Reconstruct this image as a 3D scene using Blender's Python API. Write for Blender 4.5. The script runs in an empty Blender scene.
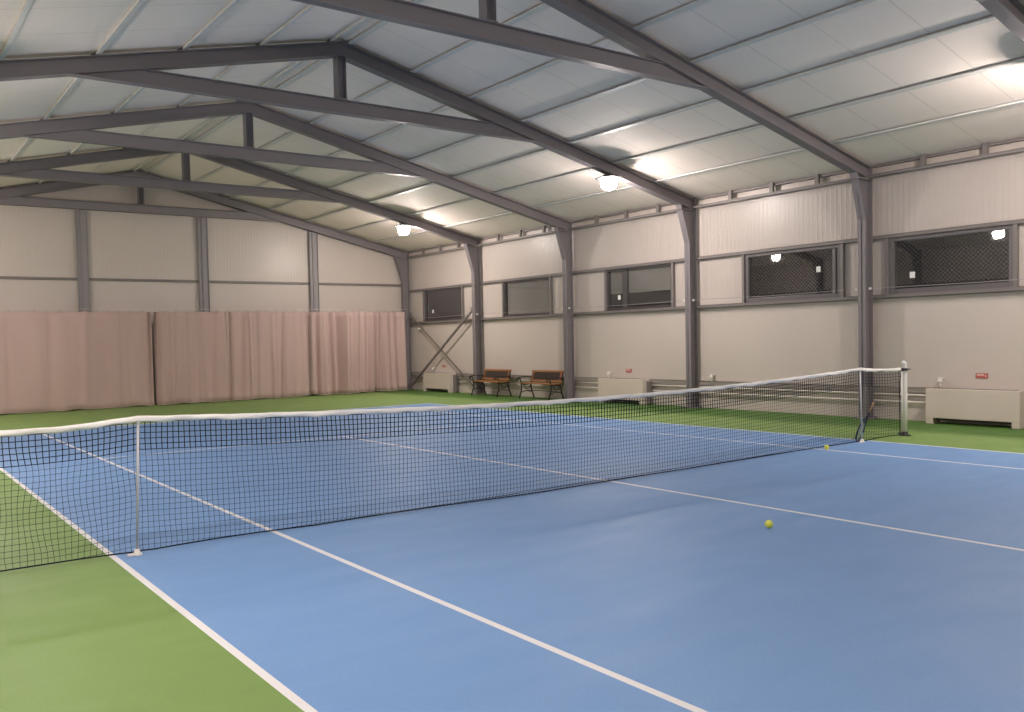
import bpy, bmesh, math, random
from mathutils import Vector, Matrix
random.seed(7)
C = bpy.context.scene.collection
PI = math.pi

# ------------------------------------------------------------------ helpers
def tag(o, label=None, cat=None, group=None, kind=None):
    if label: o['label'] = label
    if cat: o['category'] = cat
    if group: o['group'] = group
    if kind: o['kind'] = kind
    return o

def empty(name, loc=(0, 0, 0), rz=0.0):
    o = bpy.data.objects.new(name, None)
    o.empty_display_size = .1
    o.location = loc
    o.rotation_euler = (0, 0, rz)
    C.objects.link(o)
    return o

class MB:
    """collects shapes and links them as ONE mesh object"""
    def __init__(self):
        self.v = []; self.f = []; self.m = []; self.sm = []
    def add(self, vs, fs, mi=0, smooth=False):
        n = len(self.v)
        self.v.extend([tuple(p) for p in vs])
        for f in fs:
            self.f.append([i + n for i in f]); self.m.append(mi); self.sm.append(smooth)
    def box(self, x0, x1, y0, y1, z0, z1, mi=0, bev=0.0):
        if bev <= 0:
            vs = [(x, y, z) for x in (x0, x1) for y in (y0, y1) for z in (z0, z1)]
            self.add(vs, [(0, 1, 3, 2), (4, 6, 7, 5), (0, 4, 5, 1), (2, 3, 7, 6), (0, 2, 6, 4), (1, 5, 7, 3)], mi)
        else:
            bm = bmesh.new()
            bmesh.ops.create_cube(bm, size=1)
            for v in bm.verts:
                v.co = Vector(((x0 + x1) / 2 + v.co.x * (x1 - x0), (y0 + y1) / 2 + v.co.y * (y1 - y0), (z0 + z1) / 2 + v.co.z * (z1 - z0)))
            bmesh.ops.bevel(bm, geom=bm.edges[:], offset=bev, segments=2, affect='EDGES', profile=.5)
            bm.verts.index_update()
            self.add([v.co[:] for v in bm.verts], [[v.index for v in f.verts] for f in bm.faces], mi)
            bm.free()
    def prism(self, poly, a0, a1, axis='y', mi=0):
        """polygon in the two other axes, extruded along axis"""
        n = len(poly)
        def P(p, a):
            if axis == 'y': return (p[0], a, p[1])
            if axis == 'z': return (p[0], p[1], a)
            return (a, p[0], p[1])
        vs = [P(p, a0) for p in poly] + [P(p, a1) for p in poly]
        fs = [list(range(n)), list(range(2 * n - 1, n - 1, -1))]
        fs += [(i, i + n, (i + 1) % n + n, (i + 1) % n) for i in range(n)]
        self.add(vs, fs, mi)
    def tube(self, pts, r, n=8, mi=0, smooth=True, caps=True, flat=None, closed=False):
        pts = [Vector(p) for p in pts]
        N = len(pts)
        rs = r if isinstance(r, (list, tuple)) else [r] * N
        vs = []
        ref = None
        for i, p in enumerate(pts):
            a = pts[(i - 1) % N] if (i > 0 or closed) else p
            b = pts[(i + 1) % N] if (i < N - 1 or closed) else p
            t = (b - a).normalized()
            if ref is None:
                ref = Vector((0, 0, 1)) if abs(t.z) < .9 else Vector((0, 1, 0))
            u = (ref - t * ref.dot(t))
            if u.length < 1e-4:
                u = Vector((1, 0, 0)) - t * t.x
            u.normalize(); w = t.cross(u); ref = u
            for k in range(n):
                q = 2 * PI * (k + .5) / n
                s1, s2 = rs[i], rs[i] * (flat if flat else 1)
                vs.append(p + u * math.cos(q) * s1 + w * math.sin(q) * s2)
        fs = []
        for i in range(N if closed else N - 1):
            j = (i + 1) % N
            for k in range(n):
                fs.append((i * n + k, i * n + (k + 1) % n, j * n + (k + 1) % n, j * n + k))
        if caps and not closed:
            fs.append(list(range(n - 1, -1, -1))); fs.append([(N - 1) * n + k for k in range(n)])
        self.add(vs, fs, mi, smooth)
    def lathe(self, prof, c=(0, 0, 0), n=24, mi=0, axis='z', smooth=True):
        vs = []; fs = []
        for (r, h) in prof:
            for k in range(n):
                q = 2 * PI * k / n
                a, b = r * math.cos(q), r * math.sin(q)
                if axis == 'z': vs.append((c[0] + a, c[1] + b, c[2] + h))
                elif axis == 'x': vs.append((c[0] + h, c[1] + a, c[2] + b))
                else: vs.append((c[0] + a, c[1] + h, c[2] + b))
        m = len(prof)
        for i in range(m - 1):
            for k in range(n):
                fs.append((i * n + k, i * n + (k + 1) % n, (i + 1) * n + (k + 1) % n, (i + 1) * n + k))
        fs.append(list(range(n - 1, -1, -1))); fs.append([(m - 1) * n + k for k in range(n)])
        self.add(vs, fs, mi, smooth)
    def build(self, name, mats, parent=None, loc=None, merge=False):
        me = bpy.data.meshes.new(name)
        me.from_pydata(self.v, [], self.f)
        for m in (mats if isinstance(mats, (list, tuple)) else [mats]):
            me.materials.append(m)
        me.polygons.foreach_set('material_index', self.m)
        me.polygons.foreach_set('use_smooth', self.sm)
        bm = bmesh.new(); bm.from_mesh(me)
        if merge: bmesh.ops.remove_doubles(bm, verts=bm.verts[:], dist=1e-5)
        bmesh.ops.recalc_face_normals(bm, faces=bm.faces[:])
        bm.to_mesh(me); bm.free()
        me.update()
        o = bpy.data.objects.new(name, me)
        C.objects.link(o)
        if parent: o.parent = parent
        if loc: o.location = loc
        return o

def copy_tree(o, parent=None):
    c = o.copy(); C.objects.link(c)
    if parent: c.parent = parent
    for ch in list(o.children): copy_tree(ch, c)
    return c

# ------------------------------------------------------------------ materials
def srgb(r, g, b):
    f = lambda c: (c / 255 / 12.92) if c / 255 <= .04045 else ((c / 255 + .055) / 1.055) ** 2.4
    return (f(r), f(g), f(b), 1)

def mat(name, col, rough=.5, metal=0.0, spec=.5, noise=0.0, nscale=8.0, bump=0.0, bscale=200.0, stretch=(1, 1, 1)):
    m = bpy.data.materials.new(name); m.use_nodes = True
    nt = m.node_tree; b = nt.nodes['Principled BSDF']
    b.inputs['Base Color'].default_value = col
    b.inputs['Roughness'].default_value = rough
    b.inputs['Metallic'].default_value = metal
    b.inputs['Specular IOR Level'].default_value = spec
    tc = nt.nodes.new('ShaderNodeTexCoord')
    mp = nt.nodes.new('ShaderNodeMapping'); mp.inputs['Scale'].default_value = stretch
    nt.links.new(tc.outputs['Object'], mp.inputs['Vector'])
    if noise > 0:
        n = nt.nodes.new('ShaderNodeTexNoise'); n.inputs['Scale'].default_value = nscale; n.inputs['Detail'].default_value = 5
        nt.links.new(mp.outputs['Vector'], n.inputs['Vector'])
        mx = nt.nodes.new('ShaderNodeMixRGB'); mx.blend_type = 'MIX'
        mx.inputs['Color1'].default_value = tuple(c * (1 - noise) for c in col[:3]) + (1,)
        mx.inputs['Color2'].default_value = tuple(min(1, c * (1 + noise)) for c in col[:3]) + (1,)
        nt.links.new(n.outputs['Fac'], mx.inputs['Fac'])
        nt.links.new(mx.outputs['Color'], b.inputs['Base Color'])
    if bump > 0:
        n2 = nt.nodes.new('ShaderNodeTexNoise'); n2.inputs['Scale'].default_value = bscale; n2.inputs['Detail'].default_value = 3
        nt.links.new(mp.outputs['Vector'], n2.inputs['Vector'])
        bp = nt.nodes.new('ShaderNodeBump'); bp.inputs['Strength'].default_value = bump; bp.inputs['Distance'].default_value = .01
        nt.links.new(n2.outputs['Fac'], bp.inputs['Height'])
        nt.links.new(bp.outputs['Normal'], b.inputs['Normal'])
    return m

def court_mat(name, col, noise=.06, rough=.55, edge=None):
    """acrylic court coating: cloudy wear patches, fine grain, uneven sheen"""
    m = bpy.data.materials.new(name); m.use_nodes = True
    nt = m.node_tree; b = nt.nodes['Principled BSDF']; L = nt.links
    tc = nt.nodes.new('ShaderNodeTexCoord')
    def nz(scale, det, rot=0, sc=(1, 1, 1)):
        mp = nt.nodes.new('ShaderNodeMapping'); mp.inputs['Scale'].default_value = sc; mp.inputs['Rotation'].default_value = (0, 0, rot)
        L.new(tc.outputs['Object'], mp.inputs['Vector'])
        n = nt.nodes.new('ShaderNodeTexNoise'); n.inputs['Scale'].default_value = scale; n.inputs['Detail'].default_value = det
        L.new(mp.outputs['Vector'], n.inputs['Vector']); return n
    a = nz(.55, 4, .5, (1, .5, 1)); f = nz(60, 3); s = nz(1.1, 6, .3, (1, 3.2, 1))
    mx = nt.nodes.new('ShaderNodeMixRGB')
    mx.inputs['Color1'].default_value = tuple(c * (1 - noise) for c in col[:3]) + (1,)
    mx.inputs['Color2'].default_value = tuple(min(1, c * (1 + noise)) for c in col[:3]) + (1,)
    L.new(a.outputs['Fac'], mx.inputs['Fac'])
    mx2 = nt.nodes.new('ShaderNodeMixRGB'); mx2.blend_type = 'OVERLAY'; mx2.inputs['Fac'].default_value = .10
    L.new(mx.outputs['Color'], mx2.inputs['Color1']); L.new(f.outputs['Fac'], mx2.inputs['Color2'])
    out = mx2.outputs['Color']
    if edge:                                   # the strip along the right wall blends into a deeper colour
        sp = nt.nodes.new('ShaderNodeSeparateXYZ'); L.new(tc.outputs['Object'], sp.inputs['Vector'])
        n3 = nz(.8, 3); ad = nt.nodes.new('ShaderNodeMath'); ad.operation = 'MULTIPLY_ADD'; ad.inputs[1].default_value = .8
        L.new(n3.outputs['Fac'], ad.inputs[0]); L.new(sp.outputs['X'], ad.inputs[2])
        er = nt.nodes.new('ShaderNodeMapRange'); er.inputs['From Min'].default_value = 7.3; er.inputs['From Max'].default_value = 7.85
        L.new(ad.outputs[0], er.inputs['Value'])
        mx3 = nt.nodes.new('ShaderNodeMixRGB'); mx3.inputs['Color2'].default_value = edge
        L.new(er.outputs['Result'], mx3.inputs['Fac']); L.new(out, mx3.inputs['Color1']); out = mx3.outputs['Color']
    L.new(out, b.inputs['Base Color'])
    mr = nt.nodes.new('ShaderNodeMapRange'); mr.inputs['From Min'].default_value = .3; mr.inputs['From Max'].default_value = .7
    mr.inputs['To Min'].default_value = rough - .06; mr.inputs['To Max'].default_value = rough + .08
    L.new(s.outputs['Fac'], mr.inputs['Value']); L.new(mr.outputs['Result'], b.inputs['Roughness'])
    bp = nt.nodes.new('ShaderNodeBump'); bp.inputs['Strength'].default_value = .08; bp.inputs['Distance'].default_value = .004
    L.new(f.outputs['Fac'], bp.inputs['Height']); L.new(bp.outputs['Normal'], b.inputs['Normal'])
    b.inputs['Specular IOR Level'].default_value = .27
    return m

def ceiling_mat(name, col):
    """sheet roofing: a thin dark joint every metre along the hall, light cloudiness"""
    m = mat(name, col, rough=.7, spec=.25, noise=.05, nscale=.9)
    nt = m.node_tree; b = nt.nodes['Principled BSDF']; L = nt.links
    tc = nt.nodes.new('ShaderNodeTexCoord'); sp = nt.nodes.new('ShaderNodeSeparateXYZ')
    L.new(tc.outputs['Object'], sp.inputs['Vector'])
    ad = nt.nodes.new('ShaderNodeMath'); ad.operation = 'ADD'; ad.inputs[1].default_value = 100.15
    fr = nt.nodes.new('ShaderNodeMath'); fr.operation = 'FRACT'
    lt = nt.nodes.new('ShaderNodeMath'); lt.operation = 'LESS_THAN'; lt.inputs[1].default_value = .012
    L.new(sp.outputs['Y'], ad.inputs[0]); L.new(ad.outputs[0], fr.inputs[0]); L.new(fr.outputs[0], lt.inputs[0])
    src = b.inputs['Base Color'].links[0].from_socket
    mx = nt.nodes.new('ShaderNodeMixRGB'); mx.inputs['Color2'].default_value = tuple(c * .74 for c in col[:3]) + (1,)
    L.new(lt.outputs[0], mx.inputs['Fac']); L.new(src, mx.inputs['Color1'])
    L.new(mx.outputs['Color'], b.inputs['Base Color'])
    return m

def emit(name, col, s):
    m = bpy.data.materials.new(name); m.use_nodes = True
    nt = m.node_tree
    for n in list(nt.nodes): nt.nodes.remove(n)
    o = nt.nodes.new('ShaderNodeOutputMaterial'); e = nt.nodes.new('ShaderNodeEmission')
    e.inputs['Color'].default_value = col; e.inputs['Strength'].default_value = s
    nt.links.new(e.outputs[0], o.inputs['Surface'])
    return m

def glass_mat(name):
    m = bpy.data.materials.new(name); m.use_nodes = True
    nt = m.node_tree
    for n in list(nt.nodes): nt.nodes.remove(n)
    o = nt.nodes.new('ShaderNodeOutputMaterial')
    t = nt.nodes.new('ShaderNodeBsdfTransparent'); t.inputs['Color'].default_value = (.8, .82, .82, 1)
    g = nt.nodes.new('ShaderNodeBsdfGlossy'); g.inputs['Roughness'].default_value = .015
    g.inputs['Color'].default_value = (.9, .9, .9, 1)
    fr = nt.nodes.new('ShaderNodeFresnel'); fr.inputs['IOR'].default_value = 1.95
    mx = nt.nodes.new('ShaderNodeMixShader')
    ge = nt.nodes.new('ShaderNodeNewGeometry'); sb = nt.nodes.new('ShaderNodeMath'); sb.operation = 'SUBTRACT'; sb.inputs[0].default_value = 1
    ml = nt.nodes.new('ShaderNodeMath'); ml.operation = 'MULTIPLY'        # the inner side of the pane only lets light through
    nt.links.new(ge.outputs['Backfacing'], sb.inputs[1]); nt.links.new(sb.outputs[0], ml.inputs[0]); nt.links.new(fr.outputs[0], ml.inputs[1])
    nt.links.new(ml.outputs[0], mx.inputs[0]); nt.links.new(t.outputs[0], mx.inputs[1]); nt.links.new(g.outputs[0], mx.inputs[2])
    nt.links.new(mx.outputs[0], o.inputs['Surface'])
    return m

M = {
 'blue': court_mat('court_blue', (.178, .322, .590, 1), .05),
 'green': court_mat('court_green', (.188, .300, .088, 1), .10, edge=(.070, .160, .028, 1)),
 'line': court_mat('court_line', (.76, .75, .77, 1), .03),
 'wall': mat('wall_panel', (.56, .495, .452, 1), rough=.34, spec=.45, noise=.03, nscale=1.2),
 'ceil': ceiling_mat('roof_sheet', (.90, .80, .735, 1)),
 'steel': mat('painted_steel', (.205, .184, .196, 1), rough=.45, spec=.5, noise=.06, nscale=5),
 'baserail': mat('base_rail_paint', (.30, .262, .24, 1), rough=.5, noise=.06, nscale=5),
 'blind': mat('blind_cloth', (.46, .40, .375, 1), rough=.9, noise=.05, nscale=3),
 'hem': mat('curtain_hem', (.62, .52, .46, 1), rough=.9, noise=.06, nscale=8),
 'postgrey': mat('post_paint', (.30, .275, .28, 1), rough=.45, noise=.06, nscale=5),
 'galv': mat('galvanised_steel', (.68, .66, .64, 1), rough=.5, metal=.1, noise=.12, nscale=9),
 'girt': mat('girt_steel', (.20, .175, .168, 1), rough=.5, noise=.06, nscale=5),
 'frame_dark': mat('window_frame_dark', (.055, .047, .05, 1), rough=.4, noise=.05, nscale=6),
 'frame_grey': mat('window_frame_grey', (.135, .122, .128, 1), rough=.4, noise=.05, nscale=6),
 'glass': glass_mat('window_glass'),
 'white_mark': mat('matt_white', (.85, .84, .82, 1), rough=.6, noise=.02),
 'white': mat('white_paint', (.76, .73, .70, 1), rough=.6, noise=.03, nscale=9),
 'heater': mat('heater_enamel', (.62, .54, .475, 1), rough=.42, noise=.03, nscale=3),
 'pipe': mat('pipe_paint', (.72, .66, .60, 1), rough=.4, noise=.03, nscale=6),
 'dark': mat('dark_gap', (.03, .026, .024, 1), rough=.7, noise=.1),
 'curtain': mat('curtain_cloth', (.52, .385, .358, 1), rough=.85, spec=.15, noise=.08, nscale=1.5, bump=.25, bscale=90, stretch=(1, 1, .25)),
 'cord': mat('net_cord', (.010, .014, .026, 1), rough=.8, spec=.1, noise=.15, nscale=50),
 'cordthin': mat('safety_net_cord', (.33, .31, .31, 1), rough=.7, noise=.08, nscale=40),
 'band': mat('net_band_canvas', (.86, .83, .80, 1), rough=.75, spec=.2, noise=.09, nscale=14, bump=.4, bscale=60, stretch=(.4, 1, 2)),
 'alu': mat('aluminium', (.52, .52, .54, 1), rough=.4, metal=.2, noise=.05, nscale=12),
 'black': mat('black_rubber', (.018, .018, .02, 1), rough=.6, noise=.1),
 'iron': mat('cast_iron', (.022, .019, .02, 1), rough=.5, noise=.15, nscale=20),
 'wood': mat('varnished_wood', (.30, .125, .042, 1), rough=.4, noise=.3, nscale=6, stretch=(6, .6, 6)),
 'lattice': mat('bench_lattice', (.07, .055, .045, 1), rough=.6, noise=.2, nscale=30),
 'ball': mat('tennis_felt', (.84, .84, .13, 1), rough=.95, spec=.1, noise=.12, nscale=60, bump=.5, bscale=400),
 'seam': mat('ball_seam', (.75, .76, .62, 1), rough=.8),
 'red': mat('red_plate', (.42, .10, .09, 1), rough=.45, noise=.04),
 'pale': mat('pale_print', (.72, .45, .42, 1), rough=.5),
 'rkt': mat('racket_blue', (.012, .018, .075, 1), rough=.3, noise=.1, nscale=30),
 'string': mat('racket_string', (.35, .36, .4, 1), rough=.5),
 'grip': mat('grip_tape', (.42, .27, .16, 1), rough=.8, noise=.15, nscale=40),
 'lampbody': mat('lamp_housing', (.16, .16, .165, 1), rough=.4, metal=.5, noise=.05),
 'lamp': emit('lamp_glow', (1.0, .89, .83, 1), 690.0),
 'lampring': emit('lamp_ring_glow', (1.0, .89, .83, 1), 190.0),
}

# ------------------------------------------------------------------ dimensions of the hall
XR, XL = 8.79, -9.19           # inner faces of the long walls
XC = -.20                      # ridge
YF, YB = -18.0, 18.0           # inner faces of the end walls
SL = .2225                     # roof slope
ZR = 6.70                      # underside of the roof sheet at the ridge
def zc(x): return ZR - SL * abs(x - XC)
FR = [-2.2, 1.8, 5.8, 9.8, 13.8, 17.8]      # steel frames

# ------------------------------------------------------------------ floor with painted court
def build_floor():
    xs = sorted({XL - .1, XR + .1, -5.485, -5.435, -4.115, -4.065, -.025, .025, 4.065, 4.115, 5.435, 5.485})
    ys = sorted({YF - .1, YB + .1, -11.885, -11.815, -6.425, -6.375, 6.375, 6.425, 11.815, 11.885})
    def col(x, y):
        ax, ay = abs(x), abs(y)
        if ax > 5.485 or ay > 11.885: return 1
        if ax > 5.435 or ay > 11.815: return 2
        if 4.065 < ax < 4.115: return 2
        if ax < 4.1 and 6.375 < ay < 6.425: return 2
        if ax < .025 and ay < 6.4: return 2
        return 0
    b = MB()
    nx, ny = len(xs), len(ys)
    vs = [(x, y, 0) for x in xs for y in ys]
    n0 = 0
    b.v = vs
    for i in range(nx - 1):
        for j in range(ny - 1):
            b.f.append([i * ny + j, (i + 1) * ny + j, (i + 1) * ny + j + 1, i * ny + j + 1])
            b.m.append(col((xs[i] + xs[i + 1]) / 2, (ys[j] + ys[j + 1]) / 2)); b.sm.append(False)
    b.box(XL - .1, XR + .1, YF - .1, YB + .1, -.25, -.02, 1)
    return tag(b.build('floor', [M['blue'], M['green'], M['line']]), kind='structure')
build_floor()

# ------------------------------------------------------------------ walls
def ribbed(a0, a1, inner, outer, z0, z1, mb, axis='x', pitch=.1, depth=.0026):
    """a wall panel whose inner face has shallow trapezoid ribs every 10 cm; axis is the wall's normal"""
    s = 1 if outer > inner else -1
    pts = []
    a = a0
    while a < a1 - 1e-6:
        for (d, h) in ((0, 0), (.62, 0), (.72, 1), (.90, 1)):
            q = a + d * pitch
            if q < a1: pts.append((q, inner - s * depth * h))
        a += pitch
    pts.append((a1, inner)); pts.append((a1, outer)); pts.append((a0, outer))
    if axis == 'x': poly = [(p[1], p[0]) for p in pts]
    else: poly = [(p[0], p[1]) for p in pts]
    mb.prism(poly, z0, z1, 'z')

# windows on the right wall: (y0, y1) of the opening
WIN = [(-.60, 1.44), (2.36, 4.50), (6.46, 8.54), (10.66, 12.66), (14.74, 16.87)]
WZ0, WZ1 = 2.30, 3.33
w = MB()
w.box(XR, XR + .12, YF, YB + .12, -.02, WZ0)
ribbed(YF, YB + .12, XR, XR + .12, WZ1, 4.86, w)
prev = YF
for (a, b_) in WIN + [(YB + .12, None)]:
    ribbed(prev, a, XR, XR + .12, WZ0, WZ1, w)
    prev = b_
tag(w.build('wall_right', M['wall']), kind='structure')

w = MB(); w.box(XL - .12, XL, YF, YB + .12, -.02, 2.3); ribbed(YF, YB + .12, XL, XL - .12, 2.3, 4.86, w)
tag(w.build('wall_left', M['wall']), kind='structure')

def gable(y, s, name):
    w = MB()
    w.box(XL - .12, XR + .12, min(y, y + s * .12), max(y, y + s * .12), -.02, 3.6)
    a = XL
    outer = y + s * .12
    pts = []
    x = XL
    while x < XR:                      # ribbed upper part cut to the roof line
        x1 = min(x + .1, XR)
        prof = [(x, y), (x + .06, y), (x + .07, y - s * .0016), (x + .09, y - s * .0016), (x1, y)]
        vs = []
        for (px, py) in prof:
            px = min(px, XR)
            vs += [(px, py, 3.6), (px, py, zc(px) + .1)]
        fs = [(2 * i, 2 * i + 2, 2 * i + 3, 2 * i + 1) for i in range(len(prof) - 1)]
        w.add(vs, fs)
        x = x1
    w.prism([(XL - .12, 3.6), (XR + .12, 3.6), (XR + .12, zc(XR) + .1), (XC, ZR + .1), (XL - .12, zc(XL) + .1)], min(y + s * .02, outer), max(y + s * .02, outer), 'y')
    return tag(w.build(name, M['wall']), kind='structure')
gable(YB, 1, 'wall_back')
gable(YF, -1, 'wall_front')

c = MB()
c.prism([(XL - .3, zc(XL - .3)), (XC, ZR), (XR + .3, zc(XR + .3)), (XR + .3, zc(XR + .3) + .1), (XC, ZR + .1), (XL - .3, zc(XL - .3) + .1)], YF - .2, YB + .2, 'y')
tag(c.build('ceiling', M['ceil']), kind='structure')

# horizontal rails on the walls
def trim(name, mb, m): return tag(mb.build(name, m), kind='structure')
def channel(mb, x0, x1, y0, y1, z0, z1):      # C section lying along y, open side down
    mb.box(x0, x1, y0, y1, z1 - .006, z1); mb.box(x0, x1, y0, y1, z0, z0 + .006)
    mb.box(x0, x0 + .006, y0, y1, z0, z1); mb.box(x1 - .02, x1, y0, y1, z0, z1)
b = MB(); channel(b, 8.71, 8.785, YF, YB, 3.325, 3.395); trim('trim_1', b, M['girt'])
b = MB(); channel(b, 8.71, 8.785, YF, YB, 2.235, 2.305); trim('trim_2', b, M['girt'])
b = MB(); b.box(8.725, 8.787, YF, YB, .51, .60); b.box(8.715, 8.787, YF, YB, .60, .612); trim('trim_3', b, M['baserail'])
b = MB()                                      # eave rail carried on short stubs
b.box(8.66, 8.72, YF, YB, 4.475, 4.535)
for k in range(-5, 6):
    for d in (1, 2, 3):
        y = 1.8 + 4 * k + d
        if YF < y < YB: b.box(8.655, 8.715, y - .04, y + .04, 4.53, zc(8.69) + .004)
b.box(8.70, 8.785, YF, YB, zc(8.74) - .05, zc(8.74) - .012)
trim('trim_4', b, M['girt'])
b = MB(); b.box(XL, XR, 17.945, 17.995, 3.54, 3.61); trim('trim_5', b, M['girt'])
b = MB(); b.box(XL + .005, XL + .08, YF, YB, 3.325, 3.395); b.box(XL + .005, XL + .08, YF, YB, 2.235, 2.305); trim('trim_6', b, M['girt'])

# ------------------------------------------------------------------ windows
def window(n, y0, y1, style):
    root = empty('window_%d' % n, (XR, (y0 + y1) / 2, WZ0)); tag(root, kind='structure')
    h = WZ1 - WZ0; hw = (y1 - y0) / 2
    fm = M['frame_grey'] if style == 'wide' else M['frame_dark']
    fw = .08 if style == 'wide' else .055
    f = MB()                                   # outer frame, sits in the opening and stands a little proud
    x0, x1 = -.045, .07
    f.box(x0, x1, -hw, -hw + fw, 0, h, bev=.006); f.box(x0, x1, hw - fw, hw, 0, h, bev=.006)
    f.box(x0, x1, -hw + fw, hw - fw, 0, fw * 1.15, bev=.006); f.box(x0, x1, -hw + fw, hw - fw, h - fw * .9, h, bev=.006)
    f.build('window_frame', fm, root)
    j = MB()                                   # steel posts either side, between the two rails
    for s in (-1, 1):
        j.box(-.085, -.004, s * (hw + .03) - .028, s * (hw + .03) + .028, .006, h - .006)
    j.build('jamb', M['girt'], root)
    if style == 'two':
        u = MB(); u.box(-.03, .06, hw - .66, hw - .50, fw, h - fw, bev=.006); u.build('mullion', fm, root)
    if style == 'wide' and n == 2:
        u = MB(); u.box(-.06, .05, -hw + fw + .03, -hw + fw + .09, fw, h - fw, bev=.006); u.build('mullion', fm, root)
    g = MB(); g.box(.008, .014, -hw + fw * .6, hw - fw * .6, fw * .6, h - fw * .6); g.build('glass_pane', M['glass'], root)
    if n in (3, 4):                            # pale blind drawn behind the glass
        k = MB(); zt_ = h - fw * .9; zb_ = fw * 1.15 if n == 4 else h * .40
        for q in range(30):
            z0 = zb_ + (zt_ - zb_) * q / 30; z1 = zb_ + (zt_ - zb_) * (q + 1) / 30
            k.prism([(.040, z0), (.046, z0 + .002), (.046, z1), (.040, z1 - .002)], -hw + fw, hw - fw, 'y')
        k.build('blind', M['blind'], root)
    sy = {1: 1.05, 2: 2.86, 3: 8.17, 5: 16.45}.get(n)
    if sy is not None:
        sz = {1: 2.63, 2: 2.88, 3: 2.62, 5: 2.62}[n]
        sy -= (y0 + y1) / 2; sz -= WZ0
        t = MB(); t.box(.003, .0075, sy - .045, sy + .045, sz - .055, sz + .055); t.build('white_mark', M['white_mark'], root)['label'] = 'small white square on the glass'  # thin white square against the room side of the pane
for n, ((a, b_), st) in enumerate(zip(WIN, ['wide', 'wide', 'two', 'one', 'one']), 1): window(n, a, b_, st)

# ------------------------------------------------------------------ steel portal frames
RD = .235; PUR = .058
def zt(s): return ZR - PUR - SL * s          # top of rafter, s = distance from the ridge
def strip(mb, pts, t, y0, y1):               # a plate following a polyline in xz, thickness t downward/inward
    for (p, q) in zip(pts[:-1], pts[1:]):
        mb.prism([p, q, (q[0] + t[0], q[1] + t[1]), (p[0] + t[0], p[1] + t[1])], y0, y1, 'y')
def portal(y, label):
    root = empty('portal_frame', (XC, y, 0))
    tag(root, label, 'roof frame', 'grey steel portal frames of the hall')
    F = .085
    for s in (1, -1):
        S = lambda a: s * a
        r = MB()
        zb = lambda a: zt(a) - RD
        r.prism([(0, zt(0)), (S(8.90), zt(8.90)), (S(8.90), zb(8.90)), (0, zb(0))], -.006, .006)
        strip(r, [(0, zt(0)), (S(8.90), zt(8.90))], (0, -.014), -F, F)
        strip(r, [(0, zb(0)), (S(8.68), zb(8.68))], (0, .014), -F, F)
        r.build('rafter', M['steel'], root)
        k = MB(); xi, xo = 8.67, 8.90; zk = zb(8.40)
        k.prism([(S(xi), 0), (S(xo), 0), (S(xo), zt(xo) - .02), (S(8.40), zt(8.4) - .02), (S(8.40), zk), (S(xi), 3.70)], -.008, .008)
        strip(k, [(S(xo), .02), (S(xo), zt(xo))], (-S(.014), 0), -F, F)
        k.box(min(S(xi), S(xi + .014)), max(S(xi), S(xi + .014)), -F + .012, F - .012, .02, 3.70)
        k.prism([(S(xi), 3.70), (S(8.40), zk), (S(8.416), zk), (S(xi + .016), 3.70)], -F + .012, F - .012)
        k.box(min(S(8.40), S(8.88)), max(S(8.40), S(8.88)), -F, F, zb(8.9) - .0, zb(8.9) + .012)
        k.build('column', M['steel'], root)
        p = MB(); p.box(min(S(8.60), S(8.95)), max(S(8.60), S(8.95)), -.14, .14, 0, .022, bev=.004)
        for a in (8.63, 8.925):
            for yy in (-.1, .1): p.lathe([(.014, .02), (.014, .045), (.006, .05)], (S(a), yy, 0), 6)
        p.build('base_plate', M['steel'], root)
    # tie beam: ends cut along the rafters
    zl, zh, W = 5.46, 5.69, .07
    e0 = (zt(0) - RD - zl) / SL; e1 = (zt(0) - RD - zh) / SL
    t = MB()
    t.prism([(-e0, zl), (e0, zl), (e1, zh), (-e1, zh)], -.006, .006)
    t.prism([(-e1, zh), (e1, zh), (e1 + .05, zh - .012), (-e1 - .05, zh - .012)], -W, W)
    t.prism([(-e0, zl), (e0, zl), (e0 - .05, zl + .012), (-e0 + .05, zl + .012)], -W, W)
    t.build('tie_beam', M['steel'], root)
    kp = MB()
    z1 = zt(0) - RD
    kp.box(-.08, -.068, -.08, .08, zh, z1); kp.box(.068, .08, -.08, .08, zh, z1); kp.box(-.07, .07, -.006, .006, zh, z1)
    kp.box(-.10, .10, -.085, .085, zh, zh + .012)
    kp.build('king_post', M['steel'], root)
    return root
PL = ['grey steel roof frame whose rafter crosses the top right corner of the photo',
      'nearest large grey steel frame, its column standing behind the right end of the net',
      'grey steel frame whose column stands between the second and third windows from right',
      'grey steel frame whose column stands just right of the right-hand bench',
      'grey steel frame whose column rises behind the left-hand bench',
      'grey steel end frame set against the far gable wall, its column at the curtain end']
for y, l in zip(FR, PL): portal(y, l)

# posts of the far gable wall
def gable_post(x, top, label):
    root = empty('gable_post', (x, 17.915, 0)); tag(root, label, 'post', 'grey posts on the far wall')
    b = MB()
    b.box(-.15, .15, .012, .026, .02, top); b.box(-.15, -.138, -.026, .014, .02, top); b.box(.138, .15, -.026, .014, .02, top); b.box(-.04, -.028, -.022, .014, .02, top)
    b.build('post_shaft', M['postgrey'], root)
    q = MB(); q.box(-.18, .18, -.03, .03, 0, .02); q.build('base_plate', M['steel'], root)
gable_post(-1.80, 5.45, 'leftmost of the three grey steel posts above the curtains on the far wall')
gable_post(1.60, 5.45, 'middle of the three grey steel posts above the curtains on the far wall')
gable_post(5.22, zt(5.62) - .02, 'rightmost and shortest grey steel post above the curtains on the far wall')

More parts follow.
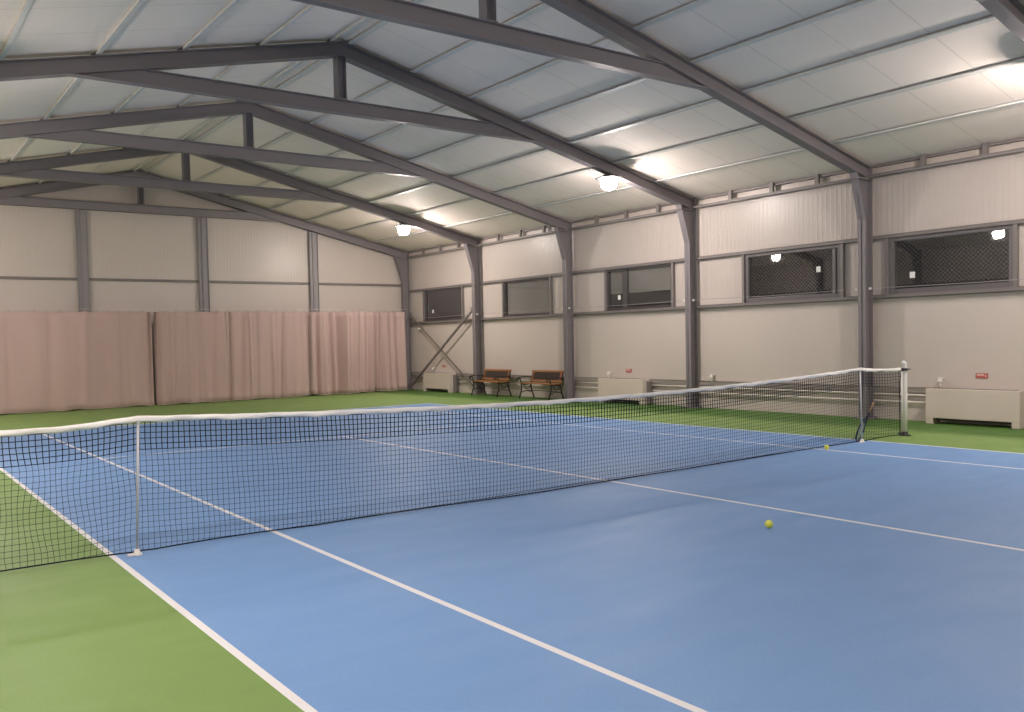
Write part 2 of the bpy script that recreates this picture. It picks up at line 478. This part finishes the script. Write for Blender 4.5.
# purlins, one long channel each, with a cleat on every frame
def purlin(s, side, label):
    x = XC + side * s
    z1 = zc(x) - .008
    root = empty('purlin', (x, 0, z1 - .046)); tag(root, label, 'purlin', 'roof purlins')
    b = MB()
    d = -side * SL
    W = .075 if side > 0 else .055; t = .004
    h = .046
    y0, y1 = YF, YB
    sl = lambda u: d * u
    b.prism([(-W / 2, sl(-W / 2)), (W / 2, sl(W / 2)), (W / 2, t + sl(W / 2)), (-W / 2, t + sl(-W / 2))], y0, y1)
    b.prism([(-W / 2, h - t + sl(-W / 2)), (W / 2, h - t + sl(W / 2)), (W / 2, h + sl(W / 2)), (-W / 2, h + sl(-W / 2))], y0, y1)
    b.box(side * W / 2 - .003, side * W / 2 + .003, y0, y1, sl(side * W / 2), h + sl(side * W / 2))
    b.box(-side * W / 2 - .002, -side * W / 2 + .002, y0, y1, sl(-side * W / 2), .018 + sl(-side * W / 2))
    b.build('channel', M['galv'], root)
    for y in FR:
        c = MB()
        u = side * (W / 2 + .006)
        c.box(min(u, u + side * .05), max(u, u + side * .05), y - .05, y + .05, .002, .010)
        c.box(min(u, u + side * .006), max(u, u + side * .006), y - .05, y + .05, .002, .042)
        c.build('cleat', M['steel'], root)
ORD = ['first', 'second', 'third', 'fourth', 'fifth', 'sixth', 'seventh']
PS = [.16, 1.40, 2.64, 3.88, 5.12, 6.36, 7.60]
for i, s in enumerate(PS):
    purlin(s, 1, ('grey purlin under the right roof slope, %s down from the ridge' % ORD[i]) if i else 'grey purlin beside the ridge, on the right slope')
for i, s in enumerate(PS[:5]):
    purlin(s, -1, ('grey purlin under the left roof slope, %s down from the ridge' % ORD[i]) if i else 'grey purlin beside the ridge, on the left slope')

# X bracing in the last bay
def brace(p, q, label):
    root = empty('cross_brace', (8.60, 15.8, 0)); tag(root, label, 'brace', 'crossed braces in the far corner bay')
    b = MB(); o = Vector((8.60, 15.8, 0)); P = Vector(p) - o; Q = Vector(q) - o
    d = (Q - P).normalized(); n = Vector((1, 0, 0)); u = d.cross(n)
    w = .032
    vs = []
    for c in (P, Q):
        for (a, e) in ((-w, 0), (w, 0), (w, .006), (-w, .006)): vs.append(c + u * a + n * e)
    b.add(vs, [(0, 1, 2, 3), (7, 6, 5, 4), (0, 4, 5, 1), (1, 5, 6, 2), (2, 6, 7, 3), (3, 7, 4, 0)])
    vs = []
    for c in (P, Q):
        for (a, e) in ((-w, 0), (-w + .006, 0), (-w + .006, .05), (-w, .05)): vs.append(c + u * a + n * e)
    b.add(vs, [(0, 1, 2, 3), (7, 6, 5, 4), (0, 4, 5, 1), (1, 5, 6, 2), (2, 6, 7, 3), (3, 7, 4, 0)])
    b.build('angle_bar', M['girt'], root)
    for c in (P + d * .08, Q - d * .08):
        g = MB(); g.box(c.x + .006, c.x + .016, c.y - .1, c.y + .1, c.z - .07, c.z + .07)
        g.build('gusset_plate', M['steel'], root)
brace((8.62, 17.66, 2.60), (8.62, 13.9, .10), 'steel brace sloping down from the curtain end towards the left bench')
brace((8.57, 17.68, .08), (8.57, 13.92, 2.62), 'steel brace sloping down from the column by the left bench to the curtain foot')

# ------------------------------------------------------------------ lamps
def lamp(x, y, z, label):
    root = empty('high_bay_lamp', (x, y, z)); tag(root, label, 'lamp', 'round lamps under the roof')
    h = MB(); h.lathe([(.05, .135), (.12, .13), (.15, .10), (.22, .085), (.285, .064), (.283, .058), (.15, .057)], n=32); h.build('housing', M['lampbody'], root)
    d = MB(); d.lathe([(.150, .056), (.164, .03), (.168, -.02), (.162, -.07), (.148, -.105)], n=32); d.build('diffuser_ring', M['lampring'], root)
    e = MB(); e.lathe([(.147, -.106), (.128, -.138), (.095, -.163), (.05, -.180), (.005, -.185)], n=32); e.build('led_lens', M['lamp'], root)
    zz = zt(abs(x - XC)) - RD - z
    k = MB(); k.tube([(0, 0, .13), (0, 0, max(.14, zz - .006))], .012, 8); k.build('hanger', M['lampbody'], root)
LL = {(6.05, 5.8): 'larger glowing round lamp under the roof above the third window from right',
      (6.05, 13.8): 'smaller glowing round lamp under the roof near the far right corner',
      (6.05, -2.2): 'round lamp under the right roof slope just beyond the right edge of the photo',
      (-6.0, 5.8): 'round lamp under the left roof slope, left of the low truss',
      (-6.0, 13.8): 'round lamp under the left roof slope, near the far wall',
      (-6.0, -2.2): 'round lamp under the left roof slope beside the photographer',
      (6.05, -10.2): 'round lamp under the right roof slope behind the photographer',
      (-6.0, -10.2): 'round lamp under the left roof slope behind the photographer'}
for (x, y), l in LL.items(): lamp(x, y, 4.87 if x > 0 else 4.70, l)

# ------------------------------------------------------------------ curtains
def curtain(x0, x1, amp, seed, label, edgeL=.0, edgeR=.0, dens=1.0, drape=.03):
    rnd = random.Random(seed)
    Y = 17.46; ZT = 2.665
    root = empty('curtain', ((x0 + x1) / 2, Y, 0)); tag(root, label, 'curtain', 'dusty pink curtains along the far wall')
    xm = (x0 + x1) / 2
    # folds: pleats with a centre, width, depth and lean
    folds = []
    x = x0
    while x < x1:
        wdt = rnd.uniform(.10, .34) / dens
        folds.append((x, wdt * rnd.uniform(.22, .42), rnd.uniform(.25, 1.0) * amp * rnd.choice((1, 1, -1)), rnd.uniform(-.10, .10), rnd.uniform(.3, 1.0)))
        x += wdt
    nx = int((x1 - x0) / .02); nz = 16
    vs = []; fs = []
    hk = .31
    for i in range(nx + 1):
        xx = x0 + (x1 - x0) * i / nx
        for j in range(nz + 1):
            t = j / nz                               # 0 = top
            y = 0
            for (fx, fw, fa, lean, start) in folds:
                d = (xx - fx - lean * t) / fw
                if abs(d) < 3: y += fa * math.exp(-d * d) * (start + (1 - start) * min(1, t * 1.6))
            y += .4 * amp * math.sin(xx * 2.1 + t * .7 + seed)
            for (ex, e) in ((x0, edgeL), (x1, edgeR)):
                d = abs(xx - ex)
                if e and d < .30: y += e * math.sin(d / .30 * 2.5 * PI) * (1 - d / .30) * (.75 + .25 * math.cos(t * 3))
            ztop = ZT - .018 * math.sin(PI * ((xx - x0) % hk) / hk)
            zbot = .012 + drape * (.5 + .5 * math.sin(xx * 3.3 + seed)) * (.5 + .5 * math.sin(xx * 7.7 + 2 * seed))
            z = ztop + (zbot - ztop) * t
            if t > .93: y -= (t - .93) / .07 * .05 * (.5 + .5 * math.sin(xx * 5.1 + seed * 3))
            vs.append((xx - xm, y, z))
    for i in range(nx):
        for j in range(nz):
            a = i * (nz + 1) + j
            fs.append((a, a + 1, a + nz + 2, a + nz + 1))
    hm = MB(); hm.tube([(p[0], p[1] - .004, p[2] + .008) for p in vs[nz::(nz + 1)][::2]], .0075, 5); hm.build('hem', M['hem'], root)['label'] = 'paler stitched hem along the bottom edge'
    b = MB(); b.add(vs, fs, 0, True)
    o = b.build('curtain_cloth', M['curtain'], root)
    md = o.modifiers.new('thickness', 'SOLIDIFY'); md.thickness = .005; md.offset = 0
    x = x0 + .02; n = 0
    while x < x1 and n < 40:
        if x > -4.8:                                 # rings in view
            h = MB(); h.tube([(x - xm + .018 * math.cos(q), 0, ZT + .035 + .035 * math.sin(q)) for q in [2 * PI * k / 8 for k in range(8)]], .004, 5, closed=True)
            h.box(x - xm - .012, x - xm + .012, -.004, .004, ZT - .025, ZT + .004)
            h.build('curtain_ring', M['curtain'], root)
        n += 1; x += hk
curtain(-9.05, -.12, .055, 3, 'flat dusty pink curtain hanging left of the dark gap on the far wall', edgeR=.12, dens=.55)
curtain(-.04, 4.74, .09, 11, 'dusty pink curtain hanging between the dark gap and the rightmost gathered curtain', edgeL=.14, edgeR=.05, dens=.8)
curtain(4.76, 8.34, .23, 23, 'tightly gathered dusty pink curtain hanging by the far right corner', edgeL=.06, dens=.95, drape=.05)
b = MB(); b.tube([(x, 17.46, 2.728 + .004 * math.sin(x * 2)) for x in [-9.1 + .35 * i for i in range(51)]], .005, 6)
tag(b.build('curtain_wire', M['galv']), 'thin steel wire carrying the pink curtains along the far wall', 'wire')

# ------------------------------------------------------------------ net
def nt_top(x):
    ax = abs(x)
    if ax < 5.24: return .972 + .130 * (ax / 5.24) ** 1.9
    t = (ax - 5.24) / 1.1
    return 1.102 - .040 * min(1, t) - .018 * math.sin(PI * min(1, t))
def wob(x, j):
    k = 1 + 1.6 * max(0, -x - 4.9)
    return (k * .004 * math.sin(x * 5.3 + j * .35) + k * .003 * math.sin(x * 13.7 - j * .5), .012 * math.sin(x * 2.3 + j * .12))
net = empty('tennis_net', (0, 0, 0)); tag(net, 'long black mesh tennis net with a white top band stretched across the blue court', 'net')
NX = 281; X0 = -6.31; CELL = .045; NR = 23
def node(i, j):
    x = X0 + i * CELL
    top = nt_top(x) - .046
    z = top - j * CELL
    wx, wy = wob(x, j)
    hang = min(1, j / 6) * min(1, (NR - j) / 4 + .3)
    y = wy * hang
    if z < .02:                                      # spare mesh folds onto the floor
        e = .02 - z
        y += .035 * math.sin(e * 38) - .25 * e
        z = .009 + .012 * abs(math.sin(e * 30 + x * .5))
    return (x + wx * hang, y, z)
nm = MB(); up = MB()
for i in range(NX + 1):
    nm.tube([node(i, j) for j in range(5, NR + 1)], .0018, 4, caps=False)
    up.tube([node(i, j) for j in range(0, 6)], .0040, 4, caps=False)
for j in range(NR + 1):
    (up if j <= 5 else nm).tube([node(i, j) for i in range(NX + 1)], .0040 if j <= 5 else .0018, 4, caps=False)
nm.build('net_mesh', M['cord'], net)
up.build('double_mesh', M['cord'], net)
def bottom(i):
    p = node(i, NR); return (p[0], p[1], max(.008, p[2]))
bc = MB(); bc.tube([bottom(i) for i in range(0, NX + 1, 2)], .006, 6); bc.build('bottom_cord', M['cord'], net)
# headband: folded canvas with soft creases
hb = MB(); N = 420; ring = 10; vs = []
for i in range(N + 1):
    x = -6.36 + 12.70 * i / N
    t = nt_top(x)
    sag = .004 * math.sin(x * 9) + .003 * math.sin(x * 23 + 1)
    for k in range(ring):
        q = 2 * PI * k / ring
        yy = math.cos(q) * (.013 + .003 * math.sin(x * 17 + k)); zz = math.sin(q) * .025
        if zz < 0: yy *= 1.15
        vs.append((x, yy + .004 * math.sin(x * 7 + zz * 60), t - .025 + zz + (sag if zz < 0 else sag * .4)))
fs = []
for i in range(N):
    for k in range(ring):
        fs.append((i * ring + k, i * ring + (k + 1) % ring, (i + 1) * ring + (k + 1) % ring, (i + 1) * ring + k))
hb.add(vs, fs, 0, True); hb.build('headband', M['band'], net)
cb = MB()
for s in (-1, 1):
    cb.tube([(s * 6.33, 0, 1.035), (s * 6.40, -.02, 1.045), (s * 6.46, -.05, 1.05)], .005, 6)
    for z in (.93, .72, .5, .28, .08):
        cb.tube([(s * 6.315, 0, z), (s * 6.37, -.01, z + .01)], .004, 5)
    cb.tube([(s * 6.318, .0, 1.0), (s * 6.325, -.01, .92), (s * 6.315, .0, .86), (s * 6.318, 0, .5), (s * 6.318, 0, .03)], .006, 6)
cb.build('side_lacing', M['cord'], net)

def stick(base, top, label):
    root = empty('singles_stick', (base[0], base[1], 0)); tag(root, label, 'pole', 'singles sticks propping the net')
    d = Vector((top[0] - base[0], top[1] - base[1], top[2]))
    b = MB(); b.tube([d * .02, d], .0105, 12); b.build('stick_shaft', M['alu'], root)
    f = MB(); f.lathe([(.040, 0), (.040, .012), (.026, .022), (.018, .05)], n=20); f.box(-.075, .015, -.022, .022, 0, .016, bev=.005); f.build('foot', M['white'], root)
    t = MB(); x, y, z = d
    t.box(x - .014, x + .014, y - .010, y + .036, z - .004, z + .008, bev=.003); t.box(x - .014, x + .014, y - .012, y - .004, z, z + .022); t.box(x - .014, x + .014, y + .032, y + .040, z, z + .022); t.build('top_fork', M['alu'], root)
stick((-5.294, -.05), (-5.242, -.015, 1.042), 'thin grey stick propping the net at the left, on the blue court edge')
stick((5.168, -.05), (5.185, -.015, 1.042), 'thin grey stick propping the net at the right, near the white post')

def post(x, s, label):
    root = empty('net_post', (x, -.02, 0)); tag(root, label, 'post')
    b = MB(); r = .037
    pts = [(0, 0, .0), (0, 0, .6), (0, 0, 1.07)] + [(-s * .055 * (1 - math.cos(q)), 0, 1.07 + .075 * math.sin(q)) for q in (.4, .8, 1.2, 1.5)]
    b.tube(pts, [r, r, r, r, r * .95, r * .85, r * .6], 20); b.build('post_shaft', M['white'], root)
    f = MB(); f.lathe([(.085, 0), (.085, .012), (.046, .02), (.046, .06)], n=24)
    f.box(-s * .16 if s > 0 else 0, 0 if s > 0 else .16, -.02, .02, .035, .06); f.build('base_collar', M['black'], root)
    c = MB(); c.lathe([(.041, 1.01), (.045, 1.015), (.045, 1.045), (.041, 1.05)], n=24); c.tube([(-s * .13, -.02, 1.01), (0, -.055, 1.03), (s * .085, -.045, 1.035)], .009, 6); c.build('strap', M['black'], root)
    d = MB(); d.tube([(-s * .085, 0, .06), (-s * .085, 0, 1.0)], .011, 10); d.build('lacing_bar', M['white'], root)
    return root
post(6.425, 1, 'white round net post standing on the green floor at the right end of the net')
post(-6.46, -1, 'white round net post past the left edge of the photo, holding the net')

# ------------------------------------------------------------------ benches
def bench(loc, label):
    root = empty('park_bench', loc); tag(root, label, 'bench', 'wooden benches by the right wall')
    L = 1.24
    for s in (-1, 1):
        e = MB(); y = s * (L / 2 - .02)
        T = lambda pts, r=.017: e.tube([(x, y, z) for x, z in pts], r, 8, flat=1.3)
        T([(-.29, .0), (-.265, .10), (-.22, .22), (-.20, .34), (-.21, .40)])                       # front leg
        T([(.24, .0), (.205, .10), (.155, .22), (.13, .34), (.145, .42), (.19, .58), (.235, .77)])  # back leg and upright
        T([(-.23, .40), (-.05, .385), (.15, .40)])                                                  # seat bearer
        T([(-.21, .40), (-.235, .50), (-.275, .565), (-.33, .585), (-.365, .56), (-.35, .52), (-.315, .525)], .014)   # arm scroll
        T([(-.33, .585), (-.2, .60), (0, .595), (.19, .575)], .015)                                  # arm rest
        T([(-.235, .17), (-.05, .22), (.17, .17)], .012)
        T([(-.13, .385), (-.08, .29), (0, .26), (.08, .30), (.12, .385)], .011)
        e.build('end_frame', M['iron'], root)
    for k in range(5):
        b = MB(); x = -.235 + k * .082
        b.box(x, x + .062, -L / 2 - .02, L / 2 + .02, .413 - .004 * math.sin(k), .440, bev=.006); b.build('seat_slat', M['wood'], root)
    def back_pt(z): return .140 + (z - .42) * .285
    def slat(z0, z1, y0, y1, name, m, t=.026, off=0.0):
        b = MB(); p0, p1 = back_pt(z0), back_pt(z1)
        b.prism([(p0 - t - off, z0), (p0 - off, z0), (p1 - off, z1), (p1 - t - off, z1)], y0, y1, 'y'); return b.build(name, m, root)
    slat(.725, .772, -L / 2 - .02, L / 2 + .02, 'back_slat', M['wood'])
    slat(.47, .515, -L / 2 - .02, L / 2 + .02, 'back_slat', M['wood'])
    for s in (-1, 1):
        y = s * (L / 2 - .065); slat(.51, .74, y - .02, y + .02, 'back_stile', M['wood'])
    lt = MB(); a, c_ = -L / 2 + .085, L / 2 - .085
    z0, z1 = .515, .735; n = 22
    def pt(y, z): return (back_pt(z) - .013, y, z)
    for k in range(-5, n + 1):
        for d in (1, -1):
            ya = a + (c_ - a) * k / n; yb = ya + (z1 - z0)
            A, Z0_, B, Z1_ = ya, z0, yb, z1
            if A < a: Z0_ = z0 + (a - A); A = a
            if B > c_: Z1_ = z1 - (B - c_); B = c_
            if B - A < .02: continue
            if d < 0: lt.tube([pt(A, z0 + z1 - Z0_), pt(B, z0 + z1 - Z1_)], .008, 4, smooth=False)
            else: lt.tube([pt(A, Z0_), pt(B, Z1_)], .008, 4, smooth=False)
    lt.box(back_pt(.51) - .012, back_pt(.51) - .002, a, c_, .515, .525); 
    vs = [(back_pt(z) - .004, y, z) for z in (z0, z1) for y in (a, c_)] + [(back_pt(z) + .002, y, z) for z in (z0, z1) for y in (a, c_)]
    lt.add(vs, [(0, 1, 3, 2), (4, 6, 7, 5), (0, 4, 5, 1), (2, 3, 7, 6), (0, 2, 6, 4), (1, 5, 7, 3)])
    lt.build('back_lattice', M['lattice'], root)
    cr = MB(); cr.tube([(.0, -L / 2 + .02, .225), (0, L / 2 - .02, .225)], .010, 8); cr.build('stretcher', M['iron'], root)
bench((8.35, 12.83, 0), 'left-hand wooden bench with black iron legs, in front of a grey column')
bench((8.35, 10.63, 0), 'right-hand wooden bench with black iron legs, left of a grey column')

# ------------------------------------------------------------------ heaters
def heater(y0, y1, label, end=True):
    root = empty('wall_heater', (8.60, (y0 + y1) / 2, 0)); tag(root, label, 'heater', 'beige convector heaters along the right wall')
    hw = (y1 - y0) / 2; xf, xb = -.15, .105
    b = MB(); b.box(xf, xb, -hw, hw, .10, .61, bev=.008); b.build('casing', M['heater'], root)
    for s in (-1, 1):
        f = MB(); y = s * (hw - .06); f.box(xf + .004, xb - .004, y - .058, y + .058, 0, .105, bev=.004); f.build('foot', M['heater'], root)
    g = MB()
    for k in range(24):
        y = -hw + .08 + (2 * hw - .16) * k / 23; g.box(xf + .05, xb - .05, y - .008, y + .008, .609, .616)
    g.build('top_grille', M['girt'], root)
    v = MB(); v.box(xf + .07, xb - .02, -hw + .13, hw - .13, .06, .099); v.build('gap_shade', M['dark'], root)  # near-black block paints the shade of the gap under the casing
    if end:
        e = MB(); e.box(-.02, xb, -hw - .07, -hw - .003, .02, .56, bev=.005); e.build('end_box', M['girt'], root)  # narrow darker box beside one end of the casing
heater(-.80, .66, 'beige wall heater standing right of the white net post', False)
heater(7.14, 8.62, 'beige wall heater half hidden behind the net, between the right bench and the next column')
heater(15.10, 16.62, 'beige wall heater behind the crossed braces near the curtain')

def pipe(z, label):
    root = empty('heating_pipe', (8.745, 0, z)); tag(root, label, 'pipe')
    b = MB(); b.tube([(0, YF + .05, 0), (0, YB - .4, 0)], .020, 10); b.build('pipe_run', M['pipe'], root)
    c = MB()
    for y in [1.1 + 4 * k for k in range(-2, 5)] + [3.2, 5.2, 9.5]:
        c.tube([(.0, y - .012, 0), (.0, y + .012, 0)], .025, 10); c.box(.0, .042, y - .01, y + .01, -.008, .008)
    c.build('pipe_clip', M['pipe'], root)
pipe(.465, 'upper beige heating pipe running along the foot of the right wall')
pipe(.335, 'lower beige heating pipe running along the foot of the right wall')

# small fittings over the heaters
def knob(y, z, label, r=.042):
    root = empty('air_valve', (8.70, y, z)); tag(root, label, 'valve', 'small white fittings above the wall heaters')
    b = MB(); b.lathe([(.004, -r), (r * .6, -r * .82), (r * .95, -r * .35), (r, 0), (r * .95, r * .35), (r * .6, r * .82), (.004, r)], n=18); b.build('bulb', M['white'], root)
    s = MB(); s.tube([(.0, 0, -r * .8), (.0, 0, -.10), (.05, 0, -.11)], .010, 8); s.box(-.02, .088, -.035, .035, .035, .055, bev=.004); s.build('bracket', M['white'], root)
knob(.53, .735, 'small white round fitting above the heater right of the white net post')
knob(5.36, .70, 'small white fitting on the wall left of the near column, above the net band')
knob(8.49, .71, 'small white fitting above the left end of the heater behind the net')
knob(16.4, .72, 'small white fitting above the heater behind the crossed braces')
def plate(y, z, label, hw=.095, hh=.042):
    root = empty('warning_plate', (8.782, y, z)); tag(root, label, 'sign', 'small red plates on the right wall')
    b = MB(); b.box(-.008, .006, -hw, hw, -hh, hh, bev=.003); b.build('plate', M['red'], root)
    t = MB(); t.box(-.0095, -.0075, -hw * .45, hw * .8, .0, hh * .68); t.box(-.0095, -.0075, -hw * .8, -hw * .6, -hh * .5, hh * .2); t.build('pale_band', M['pale'], root)['label'] = 'pale print on the red plate'
plate(-.10, .835, 'small red plate on the wall above the heater right of the net post')
plate(7.88, .80, 'small red plate on the wall above the heater behind the net')
plate(15.88, .83, 'small red plate on the wall above the heater behind the crossed braces', .085)
root = empty('wall_sensor', (8.74, 17.25, 2.06)); tag(root, 'tiny white sensor on the right wall beside the far corner column', 'sensor')
b = MB(); b.box(-.02, .045, -.035, .035, -.045, .045, bev=.006); b.build('sensor_box', M['white'], root)
b = MB(); b.lathe([(.018, -.035), (.022, -.02)], axis='x', n=12); b.build('sensor_eye', M['white_mark'], root)

# ------------------------------------------------------------------ thin protective net before the windows, one panel per bay
def safety(y0, y1, label):
    root = empty('safety_net', (8.50, (y0 + y1) / 2, 2.42)); tag(root, label, 'net', 'thin protective nets before the windows')
    b = MB(); hw = (y1 - y0) / 2; H = 2.05; p = .075
    k = -int((2 * hw + H) / p) - 1
    while k * p < 2 * hw + H:
        for d in (1, -1):
            a = -hw + k * p; pts = []
            z0, z1 = 0.0, H; ya, yb = a, a + H
            if ya < -hw: z0 = -hw - ya; ya = -hw
            if yb > hw: z1 = H - (yb - hw); yb = hw
            if z1 - z0 > .01 and ya < hw and yb > -hw:
                P = [(0.01 * math.sin(ya * 3), d * ya, z0), (0.01 * math.sin(yb * 3), d * yb, z1)]
                b.tube(P, .00095, 3, caps=False, smooth=False)
        k += 1
    b.build('netting', M['cordthin'], root)
    e = MB(); e.tube([(0, -hw, 0), (0, 0, -.015), (0, hw, 0)], .006, 6); e.build('bottom_rope', M['cordthin'], root)
    t = MB(); t.tube([(0, -hw, H), (0, 0, H - .01), (0, hw, H)], .005, 6); t.build('top_rope', M['cordthin'], root)
    for y in (-hw, hw):
        s = MB(); s.box(-.012, .012, y - .02, y + .02, -.02, .02)
        s.build('clip', M['white'], root)
safety(-2.08, 1.66, 'thin grey net hanging before the rightmost window')
safety(1.92, 5.66, 'thin grey net hanging before the second window from the right')
safety(5.92, 9.66, 'thin grey net hanging before the middle window with two panes')
safety(9.92, 13.66, 'thin grey net hanging before the window above the benches')
safety(13.92, 17.66, 'thin grey net hanging before the window above the crossed braces')

# ------------------------------------------------------------------ balls and racket
def ball(x, y, label):
    r = .0335
    root = empty('tennis_ball', (x, y, 0)); tag(root, label, 'ball', 'yellow tennis balls on the blue court')
    bm = bmesh.new(); bmesh.ops.create_icosphere(bm, subdivisions=4, radius=r)
    b = MB(); bm.verts.index_update()
    b.add([(v.co.x, v.co.y, v.co.z + r) for v in bm.verts], [[v.index for v in f.verts] for f in bm.faces], 0, True); bm.free()
    b.build('felt', M['ball'], root)
    s = MB(); pts = []
    A, B = .44, 1
    for k in range(48):
        t = 2 * PI * k / 48
        px = math.cos(t) * .75 + .25 * math.cos(3 * t); py = math.sin(t) * .75 - .25 * math.sin(3 * t); pz = .866 * math.sin(2 * t)
        v = Vector((px, py, pz)).normalized() * (r * 1.0)
        pts.append((v.x, v.y, v.z + r))
    s.tube(pts, .0016, 6, closed=True); s.build('seam', M['seam'], root)
    return root
ball(-.745, -2.569, 'yellow tennis ball lying alone in the middle of the near blue court')
ball(4.12, -.13, 'yellow tennis ball lying at the foot of the net near the right sideline')

def racket():
    base = Vector((5.27, .10, .013)); tip = Vector((5.73, .055, .615))
    root = empty('tennis_racket', (5.27, .10, 0)); tag(root, 'dark blue tennis racket with tan grip leaning on the net beside the right stick', 'racket')
    d = (tip - base).normalized(); L = .685
    sd = Vector((.98, .20, .0)); sd = (sd - d * sd.dot(d)).normalized(); nrm = d.cross(sd)
    o = Vector((5.27, .10, 0))
    P = lambda u, v: tuple(base - o + d * u + sd * v)
    h = MB(); hc, ha, hb_ = .17, .17, .125
    h.tube([P(hc - ha * math.cos(q), hb_ * math.sin(q)) for q in [2 * PI * k / 40 for k in range(40)]], .011, 8, closed=True)
    h.build('head', M['rkt'], root)
    t = MB()
    for s in (-1, 1): t.tube([P(.30, s * .085), P(.37, s * .05), P(.44, s * .018), P(.50, s * .006)], .011, 8)
    t.tube([P(.315, -.075), P(.33, 0), P(.315, .075)], .009, 8)
    t.build('throat', M['rkt'], root)
    g = MB(); g.tube([P(.48, 0), P(.66, 0), P(.675, 0), P(.685, 0)], [.0155, .0165, .019, .018], 8); g.build('grip', M['grip'], root)
    s = MB()
    for k in range(-6, 7):
        v = k * .0185; e = ha * math.sqrt(max(0, 1 - (v / hb_) ** 2)); s.tube([P(hc - e, v), P(hc + e, v)], .0009, 3)
    for k in range(-8, 9):
        u = k * .0195; e = hb_ * math.sqrt(max(0, 1 - (u / ha) ** 2)); s.tube([P(hc + u, -e), P(hc + u, e)], .0009, 3)
    s.build('strings', M['string'], root)
racket()

# ------------------------------------------------------------------ camera, world, view
cam = bpy.data.cameras.new('camera'); co = bpy.data.objects.new('camera', cam); C.objects.link(co)
rx, ry, rz = -.0357, -.0236, .5888
f = Vector((math.sin(rz) * math.cos(rx), math.cos(rz) * math.cos(rx), math.sin(rx)))
r = Vector((math.cos(rz), -math.sin(rz), 0)); u = r.cross(f)
r2 = r * math.cos(ry) + u * math.sin(ry); u2 = -r * math.sin(ry) + u * math.cos(ry)
co.matrix_world = Matrix(((r2.x, u2.x, -f.x, -7.0888), (r2.y, u2.y, -f.y, -6.9481), (r2.z, u2.z, -f.z, 1.6396), (0, 0, 0, 1)))
cam.sensor_width = 36; cam.sensor_fit = 'HORIZONTAL'
cam.lens = 856.1444 / 1024 * 36
cam.shift_x = 84.02 / 1024; cam.shift_y = 15.89 / 1024
cam.clip_start = .05; cam.clip_end = 200
bpy.context.scene.camera = co

wd = bpy.data.worlds.new('night'); bpy.context.scene.world = wd; wd.use_nodes = True
wd.node_tree.nodes['Background'].inputs[0].default_value = (.010, .009, .011, 1)
wd.node_tree.nodes['Background'].inputs[1].default_value = 1.0
vs_ = bpy.context.scene.view_settings
vs_.view_transform = 'Standard'; vs_.look = 'None'; vs_.gamma = 1; vs_.use_curve_mapping = False
vs_.exposure = 0.0
bpy.context.scene.cycles.max_bounces = 8
bpy.context.scene.cycles.diffuse_bounces = 5
bpy.context.scene.cycles.sample_clamp_indirect = 6
